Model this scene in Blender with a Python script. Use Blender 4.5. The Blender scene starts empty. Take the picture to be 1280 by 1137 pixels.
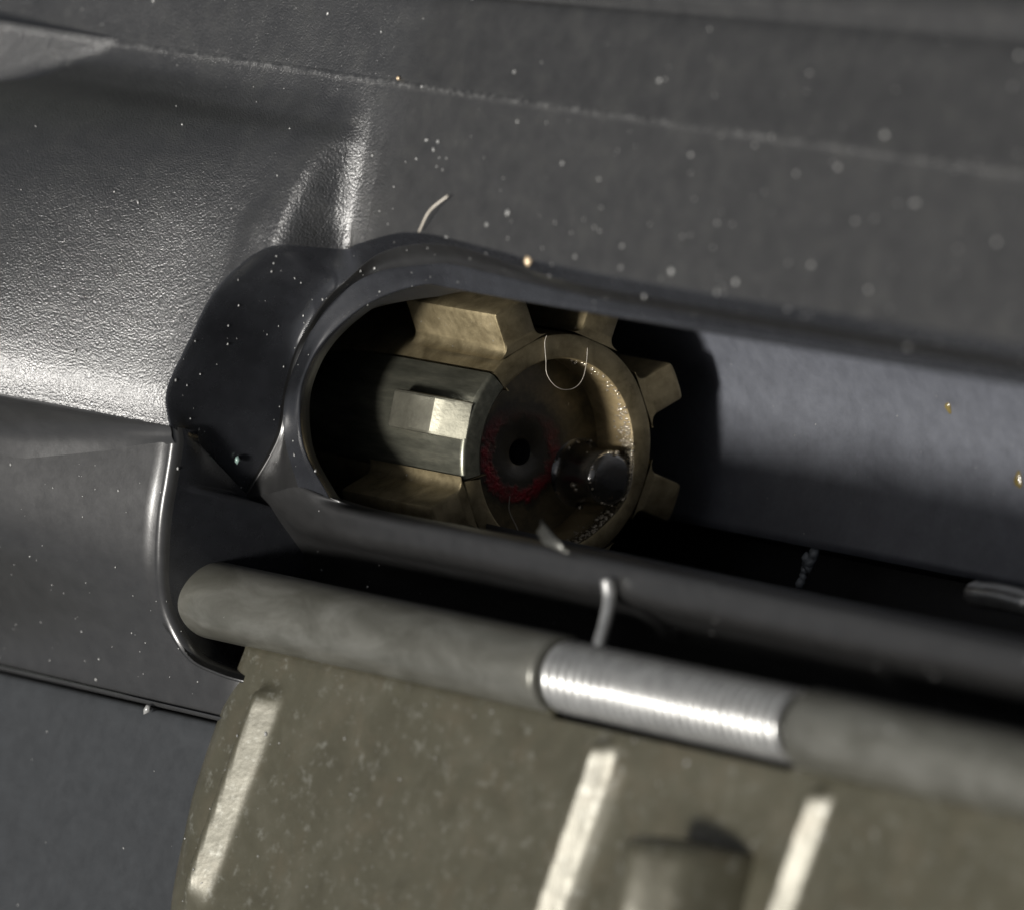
import bpy, math, random
import numpy as np
from mathutils import Vector, Matrix
random.seed(7); rng = np.random.default_rng(7)
S = 0.1                       # all sizes below are millimetres; one Blender unit is a centimetre
sc = bpy.context.scene
sc.unit_settings.scale_length = 0.01

# ------------------------------------------------------------------ camera (long macro lens, from the front right)
A = math.radians(38); roll = math.atan(.19); F = 12800.; D = 512.
c = np.array([math.cos(A), 0, math.sin(A)])
R0 = np.array([math.sin(A), 0, -math.cos(A)]); U0 = np.array([0, 1., 0])
Rv = R0*math.cos(roll)+U0*math.sin(roll); Uv = -R0*math.sin(roll)+U0*math.cos(roll)
pos = c*D - Rv*(57/F*D) - Uv*(3.5/F*D)
cd = bpy.data.cameras.new('camera'); cam = bpy.data.objects.new('camera', cd); sc.collection.objects.link(cam)
cam.matrix_world = Matrix(((Rv[0], Uv[0], c[0], pos[0]*S), (Rv[1], Uv[1], c[1], pos[1]*S), (Rv[2], Uv[2], c[2], pos[2]*S), (0, 0, 0, 1)))
cd.sensor_width = 36; cd.lens = 360; cd.clip_start = 1; cd.clip_end = 2000
cd.dof.use_dof = True; cd.dof.focus_distance = (D-1.0)*S; cd.dof.aperture_fstop = .42      # lens in mm over scene centimetres: an entrance pupil about 8.5 mm wide
sc.camera = cam

# ------------------------------------------------------------------ daylight
SUN = Vector((.13, -.32, .94)).normalized()
w = bpy.data.worlds.new('World'); sc.world = w; w.use_nodes = True
nt = w.node_tree; sky = nt.nodes.new('ShaderNodeTexSky'); sky.sky_type = 'NISHITA'; sky.sun_disc = False
sky.sun_elevation = math.asin(SUN.z); sky.sun_rotation = math.atan2(SUN.x, SUN.y)
sky.air_density = 1.; sky.dust_density = 5.; sky.ozone_density = .3
bg = nt.nodes['Background']; bg.inputs[1].default_value = 0.052
hs = nt.nodes.new('ShaderNodeHueSaturation'); hs.inputs['Saturation'].default_value = .3
nt.links.new(sky.outputs[0], hs.inputs['Color']); nt.links.new(hs.outputs[0], bg.inputs[0])
sd = bpy.data.lights.new('sun', 'SUN'); sd.energy = 5; sd.angle = math.radians(10); sd.color = (1, .965, .91)
so = bpy.data.objects.new('sun', sd); sc.collection.objects.link(so)
so.rotation_euler = SUN.to_track_quat('Z', 'Y').to_euler(); so.location = SUN*60
sc.view_settings.view_transform = 'Standard'; sc.view_settings.look = 'None'; sc.view_settings.exposure = 0.6; sc.view_settings.gamma = 1

# ------------------------------------------------------------------ material helper
class N:
    def __init__(s, name):
        s.m = bpy.data.materials.new(name); s.m.use_nodes = True; s.t = s.m.node_tree
        s.b = s.t.nodes['Principled BSDF']; s.tc = s.t.nodes.new('ShaderNodeTexCoord').outputs['Object']
    def n(s, typ, **k):
        x = s.t.nodes.new(typ)
        for a, v in k.items():
            if a.startswith('i_'):
                key = a[2:].replace('_', ' '); x.inputs[key].default_value = v
            else: setattr(x, a, v)
        return x
    def l(s, a, b): s.t.links.new(a, b)
    def noise(s, scale, detail=4, rough=.55, dist=0, vec=None, stretch=None):
        x = s.n('ShaderNodeTexNoise'); x.inputs['Scale'].default_value = scale; x.inputs['Detail'].default_value = detail
        x.inputs['Roughness'].default_value = rough; x.inputs['Distortion'].default_value = dist
        v = vec or s.tc
        if stretch:
            mp = s.n('ShaderNodeMapping'); mp.inputs['Scale'].default_value = stretch; s.l(v, mp.inputs[0]); v = mp.outputs[0]
        s.l(v, x.inputs['Vector']); return x.outputs['Fac']
    def ramp(s, fac, stops, interp='LINEAR'):
        r = s.n('ShaderNodeValToRGB'); cr = r.color_ramp; cr.interpolation = interp
        while len(cr.elements) < len(stops): cr.elements.new(.5)
        for e, (p, col) in zip(cr.elements, stops):
            e.position = p; e.color = (col if isinstance(col, tuple) else (col, col, col))+(1,)
        s.l(fac, r.inputs[0]); return r.outputs[0]
    def math(s, op, a, b=None, c_=None, clamp=False):
        x = s.n('ShaderNodeMath', operation=op); x.use_clamp = clamp
        for i, v in enumerate((a, b, c_)):
            if v is None: continue
            if isinstance(v, (int, float)): x.inputs[i].default_value = v
            else: s.l(v, x.inputs[i])
        return x.outputs[0]
    def mix(s, fac, a, b, mode='MIX'):
        x = s.n('ShaderNodeMix', data_type='RGBA', blend_type=mode)
        for i, v in ((0, fac), (6, a), (7, b)):
            if isinstance(v, (int, float)): x.inputs[i].default_value = v
            elif isinstance(v, tuple): x.inputs[i].default_value = v+(1,)
            else: s.l(v, x.inputs[i])
        return x.outputs[2]
    def bump(s, h, strength, dist, prev=None):
        x = s.n('ShaderNodeBump')
        if isinstance(strength, (int, float)): x.inputs['Strength'].default_value = strength
        else: s.l(strength, x.inputs['Strength'])
        x.inputs['Distance'].default_value = dist; s.l(h, x.inputs['Height'])
        if prev is not None: s.l(prev, x.inputs['Normal'])
        return x.outputs[0]
    def sep(s):
        x = s.n('ShaderNodeSeparateXYZ'); s.l(s.tc, x.inputs[0]); return x.outputs
    def out(s, col=None, rough=None, metal=0., spec=.5, normal=None, coat=0.):
        for k, v in (('Base Color', col), ('Roughness', rough), ('Metallic', metal), ('Specular IOR Level', spec), ('Coat Weight', coat)):
            if v is None: continue
            if isinstance(v, (int, float)): s.b.inputs[k].default_value = v
            elif isinstance(v, tuple): s.b.inputs[k].default_value = v+(1,)
            else: s.l(v, s.b.inputs[k])
        if normal is not None: s.l(normal, s.b.inputs['Normal'])
        return s.m

def mat_receiver():
    """satin black anodised casting; the case deflector (x < 2 mm) keeps a pebbly cast skin"""
    m = N('black_anodised_casting'); X = m.sep()
    mask = m.math('MULTIPLY', m.math('SUBTRACT', .10, X[0]), 3., clamp=True)
    far = m.math('MULTIPLY', m.math('SUBTRACT', 2.4, X[0]), .35, clamp=True)
    big = m.noise(3, 4); mid = m.noise(18, 3)
    col = m.ramp(m.noise(7, 6, .65), [(.3, (.009, .009, .009)), (.5, (.0125, .0125, .0125)), (.72, (.018, .018, .017))])
    wear = m.math('MULTIPLY', m.math('SUBTRACT', 1., m.math('MULTIPLY', m.math('ABSOLUTE', m.math('SUBTRACT', X[1], 1.634)), 40.), clamp=True), m.ramp(m.noise(26, 5, .8), [(.48, 0.), (.62, 1.)]))
    scuff = m.math('MULTIPLY', m.ramp(m.noise(17, 7, .85, .6), [(.62, 0.), (.70, 1.)]), .5)
    col = m.mix(m.math('MULTIPLY', m.math('MAXIMUM', wear, scuff), .8), col, (.085, .085, .083))
    peb = m.n('ShaderNodeTexVoronoi', feature='SMOOTH_F1'); peb.inputs['Scale'].default_value = 98; peb.inputs['Smoothness'].default_value = .5
    m.l(m.tc, peb.inputs['Vector'])
    pebn = m.math('ADD', m.math('MULTIPLY', peb.outputs['Distance'], -.7), m.noise(80, 4, .7))
    b1 = m.bump(pebn, m.math('ADD', m.math('MULTIPLY', mask, .58), m.math('MULTIPLY', far, .12)), .0045)
    b2 = m.bump(m.noise(130, 3, .7), m.math('ADD', .12, m.math('MULTIPLY', far, .25)), .003, b1)
    b3 = m.bump(mid, m.math('ADD', .03, m.math('MULTIPLY', mask, .12)), .02, b2)
    rough = m.math('ADD', m.math('MULTIPLY', big, .14), m.math('SUBTRACT', m.math('ADD', .26, m.math('MULTIPLY', m.noise(11, 6, .75), .22)), m.math('MULTIPLY', mask, .12)))
    return m.out(col, rough, .0, m.math('ADD', .58, m.math('MULTIPLY', mask, .55)), b3)
def mat_smooth_black(name='smooth_black_anodised', base=(.009, .0095, .011), r0=.26, spec=.6, bump=.06):
    m = N(name)
    col = m.ramp(m.noise(9, 6, .7), [(.3, base), (.75, tuple(v*1.6 for v in base))])
    n = m.bump(m.noise(110, 3, .7), bump, .003, m.bump(m.noise(9, 3), .05, .02))
    rough = m.math('ADD', m.math('MULTIPLY', m.noise(14, 5, .7), .16), r0-.08)
    return m.out(col, rough, 0., spec, n)
def mat_bore():
    m = N('grey_dry_film_bore')
    ring = m.noise(1, 3, .6, stretch=(60, 1.2, 1.2))
    sp = m.ramp(m.noise(240, 2, .8), [(.60, 0.), (.72, 1.)])
    col = m.mix(m.math('MULTIPLY', sp, .35), m.ramp(m.noise(8, 7, .75), [(.3, (.056, .060, .072)), (.7, (.092, .098, .115))]), (.16, .16, .17))
    n = m.bump(ring, .06, .01, m.bump(m.noise(160, 3, .75), .35, .003))
    return m.out(col, m.math('ADD', .38, m.math('MULTIPLY', m.noise(20, 4), .12)), .30, 1., n)
def mat_lug(name, lo, mid_, hi, metal=.75, rough=.36, grain=.25):
    m = N(name)
    col = m.ramp(m.noise(7, 8, .68, .3), [(.28, lo), (.5, mid_), (.75, hi)])
    spk = m.ramp(m.noise(150, 2, .8), [(.66, 0.), (.74, 1.)])
    col = m.mix(m.math('MULTIPLY', spk, .5), col, tuple(min(1, v*2.6) for v in hi))
    n = m.bump(m.noise(120, 4, .75), grain, .003, m.bump(m.noise(22, 3), .12, .012))
    r = m.math('ADD', rough-.1, m.math('MULTIPLY', m.noise(28, 5, .7), .22))
    return m.out(col, r, metal, .5, n)
def mat_extractor():
    m = N('worn_grey_green_steel')
    st = m.noise(2.2, 5, .7, stretch=(1.5, 9, 9))
    col = m.ramp(st, [(.3, (.050, .051, .040)), (.55, (.095, .095, .075)), (.8, (.16, .155, .12))])
    n = m.bump(st, .08, .01, m.bump(m.noise(90, 3, .7), .10, .003))
    return m.out(col, m.math('ADD', .26, m.math('MULTIPLY', m.noise(18, 5, .7), .2)), .8, .5, n)
def mat_claw():
    m = N('polished_wet_steel')
    col = m.ramp(m.noise(14, 5, .7), [(.3, (.14, .136, .108)), (.7, (.22, .213, .17))])
    X = m.sep(); fr = m.math('MULTIPLY', m.math('ADD', X[0], .17), 20., clamp=True)
    n = m.bump(m.noise(55, 3, .6), m.math('ADD', .08, m.math('MULTIPLY', fr, .35)), .006)
    return m.out(col, m.math('ADD', .38, m.math('MULTIPLY', fr, .24)), .85, .5, n)
def mat_recess(floor):
    """bolt face: brown fouling, wet oil, ring of red primer sealant round the firing pin hole"""
    m = N('bolt_face_floor' if floor else 'bolt_face_wall'); X = m.sep()
    n1 = m.noise(9, 7, .7, .4)
    if floor:
        col = m.ramp(n1, [(.3, (.035, .030, .017)), (.5, (.085, .068, .036)), (.75, (.15, .115, .06))])
        yy = m.math('ADD', X[1], .035); rr = m.math('SQRT', m.math('ADD', m.math('MULTIPLY', yy, yy), m.math('MULTIPLY', X[2], X[2])))
        rn = m.math('ADD', rr, m.math('MULTIPLY', m.math('SUBTRACT', m.noise(22, 4), .5), .10))
        dark = m.ramp(rn, [(.17, 0.), (.26, 0.), (.30, 1.)])
        col = m.mix(m.math('SUBTRACT', 1., m.math('MULTIPLY', m.math('SUBTRACT', 1., dark), .75)), (.018, .017, .015), col)
        band = m.math('MULTIPLY', m.ramp(rn, [(.165, 0.), (.20, 1.), (.235, 1.), (.265, 0.)]), m.math('MULTIPLY', m.ramp(m.noise(14, 5, .7), [(.30, .15), (.62, 1.)]), m.ramp(m.math('ADD', .5, m.math('MULTIPLY', X[1], -1.6)), [(.2, .0), (.45, .5), (.65, 1.)])))
        red = m.mix(m.noise(40, 3), (.07, .002, .004), (.42, .010, .03))
        col = m.mix(m.math('MULTIPLY', band, .9), col, red)
        bm = m.bump(m.math('MULTIPLY', band, m.noise(50, 3)), .6, .02, m.bump(m.noise(40, 5, .7), .25, .006))
        return m.out(col, m.math('ADD', .22, m.math('MULTIPLY', m.noise(12, 4), .3)), .35, .5, bm, .25)
    col = m.ramp(m.noise(6, 7, .7, .5, stretch=(.4, 1, 1)), [(.3, (.10, .075, .035)), (.5, (.24, .185, .10)), (.75, (.36, .29, .17))])
    wet = m.math('MULTIPLY', m.ramp(X[0], [(0., 0.), (1., 1.)]), 0.)
    edge = m.math('MULTIPLY', m.math('ADD', X[0], .15), 12., clamp=True)
    low = m.math('MULTIPLY', m.math('SUBTRACT', .22, X[1]), 6., clamp=True)
    w_ = m.math('MULTIPLY', edge, low)
    col = m.mix(m.math('MULTIPLY', w_, .75), col, (.03, .028, .02))
    n = m.bump(m.noise(75, 3, .6), m.math('ADD', .15, m.math('MULTIPLY', w_, .85)), .009)
    return m.out(col, m.math('SUBTRACT', .42, m.math('MULTIPLY', w_, .27)), .45, .5, n, m.math('MULTIPLY', w_, .8))
def mat_oily_black():
    m = N('oily_black_steel')
    col = m.ramp(m.noise(16, 6, .7), [(.35, (.014, .014, .013)), (.6, (.04, .036, .03)), (.72, (.16, .10, .05))])  # brightest brown stop paints scattered glints into the base colour
    n = m.bump(m.noise(34, 4, .65), .35, .010)
    return m.out(col, .16, .3, .9, n, 1.)
def mat_cover():
    m = N('olive_grey_stamped_steel')
    f = m.noise(3.2, 8, .7, .4)
    col = m.ramp(f, [(.28, (.038, .035, .023)), (.5, (.050, .047, .032)), (.72, (.066, .062, .045))])
    brown = m.ramp(m.noise(5, 4, .6), [(.5, 0.), (.72, .35)]); col = m.mix(brown, col, (.072, .060, .040))
    pale = m.math('MULTIPLY', m.ramp(m.noise(14, 5, .75), [(.56, 0.), (.70, 1.)]), .55); col = m.mix(pale, col, (.16, .16, .14))
    n = m.bump(m.noise(50, 4, .7), .12, .004, m.bump(m.noise(6, 3), .10, .03))
    return m.out(col, m.math('ADD', .24, m.math('MULTIPLY', m.noise(9, 5), .18)), .35, .5, n)
def mat_tube():
    m = N('grey_phosphated_hinge')
    st = m.noise(3, 6, .72, .5, stretch=(.7, 1.5, 1.5))
    col = m.ramp(st, [(.3, (.055, .054, .044)), (.5, (.085, .084, .072)), (.72, (.13, .129, .115))])
    n = m.bump(m.noise(45, 4, .7), .14, .004)
    return m.out(col, m.math('ADD', .24, m.math('MULTIPLY', st, .16)), .5, .5, n)
def mat_simple(name, col, rough, metal=0., spec=.5, sc_=40, bs=.1):
    m = N(name); cc = m.ramp(m.noise(sc_*.3, 5, .7), [(.3, tuple(v*.75 for v in col)), (.7, tuple(min(1, v*1.25) for v in col))])
    return m.out(cc, rough, metal, spec, m.bump(m.noise(sc_, 3), bs, .004))
M = dict(rec=mat_receiver(), smooth=mat_smooth_black(), lip=mat_smooth_black('satin_black_lip', (.007, .007, .007), .34, .55, .1),
         plate=mat_smooth_black('satin_black_side', (.011, .011, .011), .31, .55, .12),
         lower=mat_smooth_black('blue_black_anodised', (.012, .013, .014), .42, .45, .12),
         dark=mat_simple('dark_recess', (.012, .012, .013), .45), bore=mat_bore(),
         bolt=mat_lug('bronze_brown_phosphate', (.095, .075, .040), (.20, .165, .097), (.30, .25, .152), .85, .48),
         ext=mat_extractor(), claw=mat_claw(), floor=mat_recess(True), wall=mat_recess(False), oily=mat_oily_black(),
         cover=mat_cover(), tube=mat_tube(), spring=mat_simple('bright_spring_steel', (.36, .36, .35), .34, .8, .5),
         amber=mat_simple('amber_oil', (.11, .085, .03), .2, 0, .7), flake=mat_simple('pale_flake', (.10, .11, .12), .5), oil=mat_simple('clear_brown_oil', (.24, .21, .16), .10, .5, 1., 60, .2), ground=mat_simple('grey_green_tabletop', (.045, .05, .045), .7, 0, .3, 2), pin=mat_simple('dark_pin_steel', (.05, .05, .045), .4, .6),
         hair=mat_simple('pale_fibre', (.36, .33, .28), .35), dust=mat_simple('pale_dust', (.17, .17, .165), .3, 0, .8),
         gold=mat_simple('amber_grain', (.55, .42, .27), .22, .3, .8), teal=mat_simple('green_grey_grain', (.14, .20, .18), .3),
         carrier=mat_simple('black_carrier_steel', (.012, .012, .011), .4, .3))

# ------------------------------------------------------------------ mesh helpers
P0 = np.array([-3., 0, 0]); OFF = np.array([-.788, 0, -.6157])*4.35      # receiver shell sits this much closer to the bolt
SHIFT = [None]
def link(name, me, parent=None, mat=None):
    o = bpy.data.objects.new(name, me); sc.collection.objects.link(o)
    if mat: me.materials.append(mat)
    if parent is not None:
        o.parent = parent
        o.location = -parent.location; o.rotation_euler = (0, 0, 0)
    return o
def thing(name, label, cat, loc, group=None):
    o = bpy.data.objects.new(name, None); sc.collection.objects.link(o); o.location = Vector(loc)*S; o.empty_display_size = .3
    o['label'] = label; o['category'] = cat
    if group: o['group'] = group
    return o
def tag(o, label, cat, group=None):
    o['label'] = label; o['category'] = cat
    if group: o['group'] = group
    return o
def mesh(name, V, Fc, smooth=True, normals=None):
    V = np.asarray(V, float)
    if SHIFT[0] is not None: V = (V-P0)*1.0085+P0+SHIFT[0]
    me = bpy.data.meshes.new(name); me.from_pydata((np.asarray(V, float)*S).tolist(), [], [tuple(int(i) for i in f) for f in Fc]); me.update()
    if smooth: me.shade_smooth()
    if normals is not None: me.normals_split_custom_set_from_vertices(normals)
    return me
def grid_faces(r, n, closed=False, flip=False, off=0):
    fs = []
    for i in range(r-1):
        for j in range(n if closed else n-1):
            k = (j+1) % n; q = (off+i*n+j, off+i*n+k, off+(i+1)*n+k, off+(i+1)*n+j)
            fs.append(q[::-1] if flip else q)
    return fs
def loft(name, rows, closed=False, flip=False, smooth=True):
    V = np.concatenate([np.asarray(r, float) for r in rows]); return mesh(name, V, grid_faces(len(rows), len(rows[0]), closed, flip), smooth)
def crv(knots, n):
    """Catmull-Rom through knots, n samples per span"""
    P = np.asarray(knots, float); P = np.vstack([2*P[0]-P[1], P, 2*P[-1]-P[-2]]); out = []
    for i in range(1, len(P)-2):
        p0, p1, p2, p3 = P[i-1:i+3]
        # centripetal
        t0 = 0; t1 = t0+max(np.linalg.norm(p1-p0), 1e-6)**.5; t2 = t1+max(np.linalg.norm(p2-p1), 1e-6)**.5; t3 = t2+max(np.linalg.norm(p3-p2), 1e-6)**.5
        for s in np.arange(n)/n:
            t = t1+(t2-t1)*s
            a1 = (t1-t)/(t1-t0)*p0+(t-t0)/(t1-t0)*p1; a2 = (t2-t)/(t2-t1)*p1+(t-t1)/(t2-t1)*p2; a3 = (t3-t)/(t3-t2)*p2+(t-t2)/(t3-t2)*p3
            b1 = (t2-t)/(t2-t0)*a1+(t-t0)/(t2-t0)*a2; b2 = (t3-t)/(t3-t1)*a2+(t-t1)/(t3-t1)*a3
            out.append((t2-t)/(t2-t1)*b1+(t-t1)/(t2-t1)*b2)
    out.append(P[-2]); return np.array(out)
def smooth_rows(keys, per):
    """keys: list of curves (same length); Catmull-Rom across them"""
    K = np.array(keys); n = K.shape[1]; cols = [crv(K[:, j], per) for j in range(n)]
    return [np.array([cols[j][i] for j in range(n)]) for i in range(len(cols[0]))]
def interp(x, xs, ys):
    """smooth 1-D interpolation (monotone Hermite)"""
    xs = np.array(xs, float); ys = np.array(ys, float); d = np.diff(ys)/np.diff(xs)
    m = np.zeros_like(xs); m[0] = d[0]; m[-1] = d[-1]
    for i in range(1, len(xs)-1):
        m[i] = 0 if d[i-1]*d[i] <= 0 else 2*d[i-1]*d[i]/(d[i-1]+d[i])
    x = np.clip(x, xs[0], xs[-1]); i = np.clip(np.searchsorted(xs, x)-1, 0, len(xs)-2); h = xs[i+1]-xs[i]; t = (x-xs[i])/h
    return (2*t**3-3*t**2+1)*ys[i]+(t**3-2*t**2+t)*h*m[i]+(-2*t**3+3*t**2)*ys[i+1]+(t**3-t**2)*h*m[i+1]
def tube(name, path, r, n=10, caps=True):
    P = np.asarray(path, float); r = np.broadcast_to(r, len(P)); T = np.gradient(P, axis=0); T /= np.linalg.norm(T, axis=1)[:, None]
    up = np.array([.13, .31, .94]); rows = []
    for p, t, q in zip(P, T, r):
        a = np.cross(up, t); a /= np.linalg.norm(a); b = np.cross(t, a)
        th = np.arange(n)/n*2*np.pi; rows.append(p+q*(np.cos(th)[:, None]*a+np.sin(th)[:, None]*b))
    V = np.concatenate(rows); Fc = grid_faces(len(rows), n, True)
    if caps:
        Fc += [tuple(range(n))[::-1], tuple(range(len(V)-n, len(V)))]
    return mesh(name, V, Fc)
def lathe_x(name, prof, cy, cz, n=64, a0=0., a1=2*math.pi, smooth=True):
    """prof: list of (x, r); axis parallel to X. angle 0 = -Z, 90 deg = +Y"""
    full = abs(a1-a0) > 6.28; th = a0+(a1-a0)*(np.arange(n)/n if full else np.linspace(0, 1, n))
    rows = [np.stack([np.full(n, x), cy+r*np.sin(th), cz-r*np.cos(th)], 1) for x, r in prof]
    return loft(name, rows, full, smooth=smooth)
def sharp(o, ang=35):
    me = o.data
    me.set_sharp_from_angle(angle=math.radians(ang))
surf = []           # (object, weight) surfaces that collect dust

# ------------------------------------------------------------------ tabletop far below
gz = -28.
me = mesh('tabletop', [(-1500, -1500, gz), (1500, -1500, gz), (1500, 1500, gz), (-1500, 1500, gz)], [(0, 1, 2, 3)], False)
o = link('tabletop', me, None, M['ground']); o['kind'] = 'structure'

# ------------------------------------------------------------------ upper receiver
rx = thing('upper_receiver', 'black anodised upper receiver of a rifle with the open ejection port', 'receiver', (0, 0, gz))
SHIFT[0] = OFF
def B(x):
    return interp(x, [-60, -34, -26, -20, -15, -10, -4.8, -3.4, -2, -.9, -.5, .5, 1.1, 2.2], [15.4, 15.2, 14.2, 12.8, 10.6, 7.6, 4.75, 4.4, 4.35, 4.2, 3.8, 1.1, .3, 0])
def prof(y):
    return interp(y, [-2.4, 0, 2, 4, 6, 8, 10, 11.5, 12.8, 14, 15.3, 16.4], [1, .99, .955, .90, .83, .75, .64, .52, .36, .13, .02, 0])
def hskin(x, y):
    z = 16+B(x)*prof(y)
    z = z-.55*np.clip((-.2-y)/2., 0, 1)**2
    xs = -20-(16.4-y)*1.7                                   # rear end of the deflector drops away
    drop = 1/(1+np.exp((x-xs+1.2)/.35)); z = z*(1-drop)+(16.6-.12*(x+25))*drop
    # shallow dimple and two raised fillets where the deflector runs into the port frame
    g = lambda cx, cy, sx, sy, a: a*np.exp(-((x-cx)/sx)**2-((y-cy)/sy)**2)
    z = z+.07*np.exp(-((y-16.2)/.16)**2)
    return z+g(.55, 8.0, .7, .9, -.6)+g(-2.4, 8.2, .9, .9, .12)+g(-3.6, 13.4, 1.6, 2.2, .35)
C1k = [(100, 8.7, 16), (60, 8.65, 16), (40, 8.6, 16), (26, 8.6, 16), (17, 8.75, 16), (10, 9.1, 16), (7.3, 9.2, 16), (4.91, 9.03, 16), (2.4, 8.36, 16.7), (.9, 7.86, 17.2), (-.7, 7.32, 18.3), (-2.3, 6.34, 19), (-3.8, 4.65, 19.3), (-4.5, 1.82, 19.5), (-5.05, -.65, 19.5), (-5.0, -2.3, 19.3)]
NS = 14
C1 = crv(C1k, NS); C1[:, 2] = hskin(C1[:, 0], C1[:, 1])
# left part of the lower boundary: the fold under the deflector
foldx = np.linspace(-5.0, -60, 70)[1:]
low = np.vstack([C1, np.stack([foldx, np.full(69, -2.3), hskin(foldx, np.full(69, -2.3))], 1)])
nl = len(low)
# upper boundary at y = 16.4, x spread to match
xt = np.where(np.arange(nl) < len(C1), np.interp(np.arange(nl), [0, NS*5, NS*7, NS*9, NS*11, NS*13, len(C1)-1], [100, 12.5, 7.3, 1.5, -4.5, -9, -16]), np.interp(np.arange(nl), [len(C1)-1, nl-1], [-16, -60]))
rows = []
svals = np.concatenate([[0, .004, .01, .02], np.linspace(.03, 1, 110)])
for s in svals:
    x = low[:, 0]*(1-s)+xt*s; y = low[:, 1]*(1-s)+16.4*s; rows.append(np.stack([x, y, hskin(x, y)], 1))
Vg = np.array(rows)
# rolled edge at the boundary
def gnorm(G):
    a = np.gradient(G, axis=1); b = np.gradient(G, axis=0); n = np.cross(a, b); n /= np.linalg.norm(n, axis=2)[..., None]+1e-12
    return np.where(n[..., 2:3] < 0, -n, n)
e = 1e-3; X_, Y_ = Vg[..., 0], Vg[..., 1]
nz = np.stack([-(hskin(X_+e, Y_)-hskin(X_-e, Y_))/(2*e), -(hskin(X_, Y_+e)-hskin(X_, Y_-e))/(2*e), np.ones_like(X_)], -1); nz /= np.linalg.norm(nz, axis=2)[..., None]
split = NS*8          # side wall in front of the deflector / deflector
for nm, a, b in (('side_wall', 0, split+1), ('case_deflector', split, nl)):
    sub = Vg[:, a:b]; me = mesh(nm, sub.reshape(-1, 3), grid_faces(sub.shape[0], sub.shape[1], flip=True), True, nz[:, a:b].reshape(-1, 3))
    surf.append((link(nm, me, rx, M['rec']), 1.0 if nm == 'side_wall' else .8))
# upper flank, sight rail side and top
xs = np.linspace(100, -60, 60)
pk = [(16.4, 16.02), (16.62, 16.0), (17.2, 15.92), (19, 15.7), (20.8, 15.45), (21.1, 15.25), (21.5, 15.55), (22.6, 15.35), (22.9, 14.5), (23.6, 14.2), (24.2, 13.7), (24.5, 13.0), (24.5, -20)]
tl = [np.stack([xs, np.full(60, y)+np.where(y > 20, (xs-9)*.045*np.clip((y-20)/1.5, 0, 1), 0), np.full(60, z)], 1) for y, z in pk]
o = link('upper_flank', loft('upper_flank', smooth_rows(tl[:-1], 4)+[tl[-1]], flip=True), rx, M['rec']); surf.append((o, .8))

# pocket wall between skin edge (C1) and port rim (C2..C4)
C2k = [(100, 7.95, 15.3), (60, 7.95, 15.3), (40, 7.95, 15.3), (26, 7.95, 15.3), (17, 8.1, 15.25), (10, 8.75, 15.15), (7.65, 8.85, 15.1), (4.37, 8.5, 15), (2.03, 7.75, 15), (.42, 6.59, 15), (-1.15, 5.23, 15), (-2.2, 3.93, 14.9), (-3.21, 2.45, 14.7), (-3.63, .4, 14.6), (-3.95, -1.79, 14.3), (-5.79, -5.12, 14.3)]
C3k = [(100, 7.5, 14.5), (60, 7.5, 14.5), (40, 7.5, 14.5), (26, 7.5, 14.5), (17, 7.6, 14.4), (10, 7.9, 14.3), (6.93, 7.97, 14.3), (4.43, 7.63, 14.3), (1.96, 7.14, 14.3), (.02, 6.38, 14.3), (-1.45, 5.35, 14.3), (-2.7, 4.01, 14.3), (-3.55, 2.27, 14.3), (-4.04, .2, 14.3), (-3.89, -1.75, 14), (-2.01, -4.06, 14)]
C4k = [(100, 6.9, 13), (60, 6.9, 13), (40, 6.85, 13), (26, 6.85, 13), (17, 6.83, 13), (10, 6.83, 13), (6.5, 6.85, 13), (4.09, 6.85, 13), (1.84, 6.3, 13), (-.4, 5.43, 13), (-1.9, 4.5, 13), (-3.2, 3.4, 13), (-4.06, 2.22, 13), (-4.48, .5, 13), (-3.47, -2.0, 13), (-.53, -4.3, 13)]
C2k = [(x-.45, y, z-.35) if i > 10 else (x, y, z) for i, (x, y, z) in enumerate(C2k)]
C4k = [(x+.76, y, 13.6) if i > 6 else (x, y, 13.85) for i, (x, y, z) in enumerate(C4k)]
C2, C3, C4 = crv(C2k, NS), crv(C3k, NS), crv(C4k, NS)
t = np.linspace(0, 1, len(C1))
dirp = C2-C1
wl = np.clip((C1[:, 2]-16.3)/2, 0, 1)[:, None]          # 1 where the wall is tall
W0 = C1+np.array([.05, -.02, -.10])*(.4+.6*wl); W0a = C1+dirp*.08+np.array([.08, -.05, -.30])*wl
W1 = C1+dirp*.30+np.array([-.0, 0, -.15])*wl; W2 = C1+dirp*.62+np.array([-.08, 0, -.1])*wl; W3 = C1+dirp*.86+np.array([-.02, 0, -.03])*wl
fw = np.clip((C1[:, 1:2]-2.5)/4, 0, 1)*wl*(C1[:, 2:3]-C2[:, 2:3])*np.array([[0, 0, 1.]])
W1 = W1-fw*.16; W2 = W2-fw*.26; W3 = W3-fw*.12
pw = smooth_rows([C1, W0, W0a, W1, W2, W3, C2-dirp*.03], 4)
o = link('port_pocket', loft('port_pocket', pw, flip=True), rx, M['smooth']); surf.append((o, .5))
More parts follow.
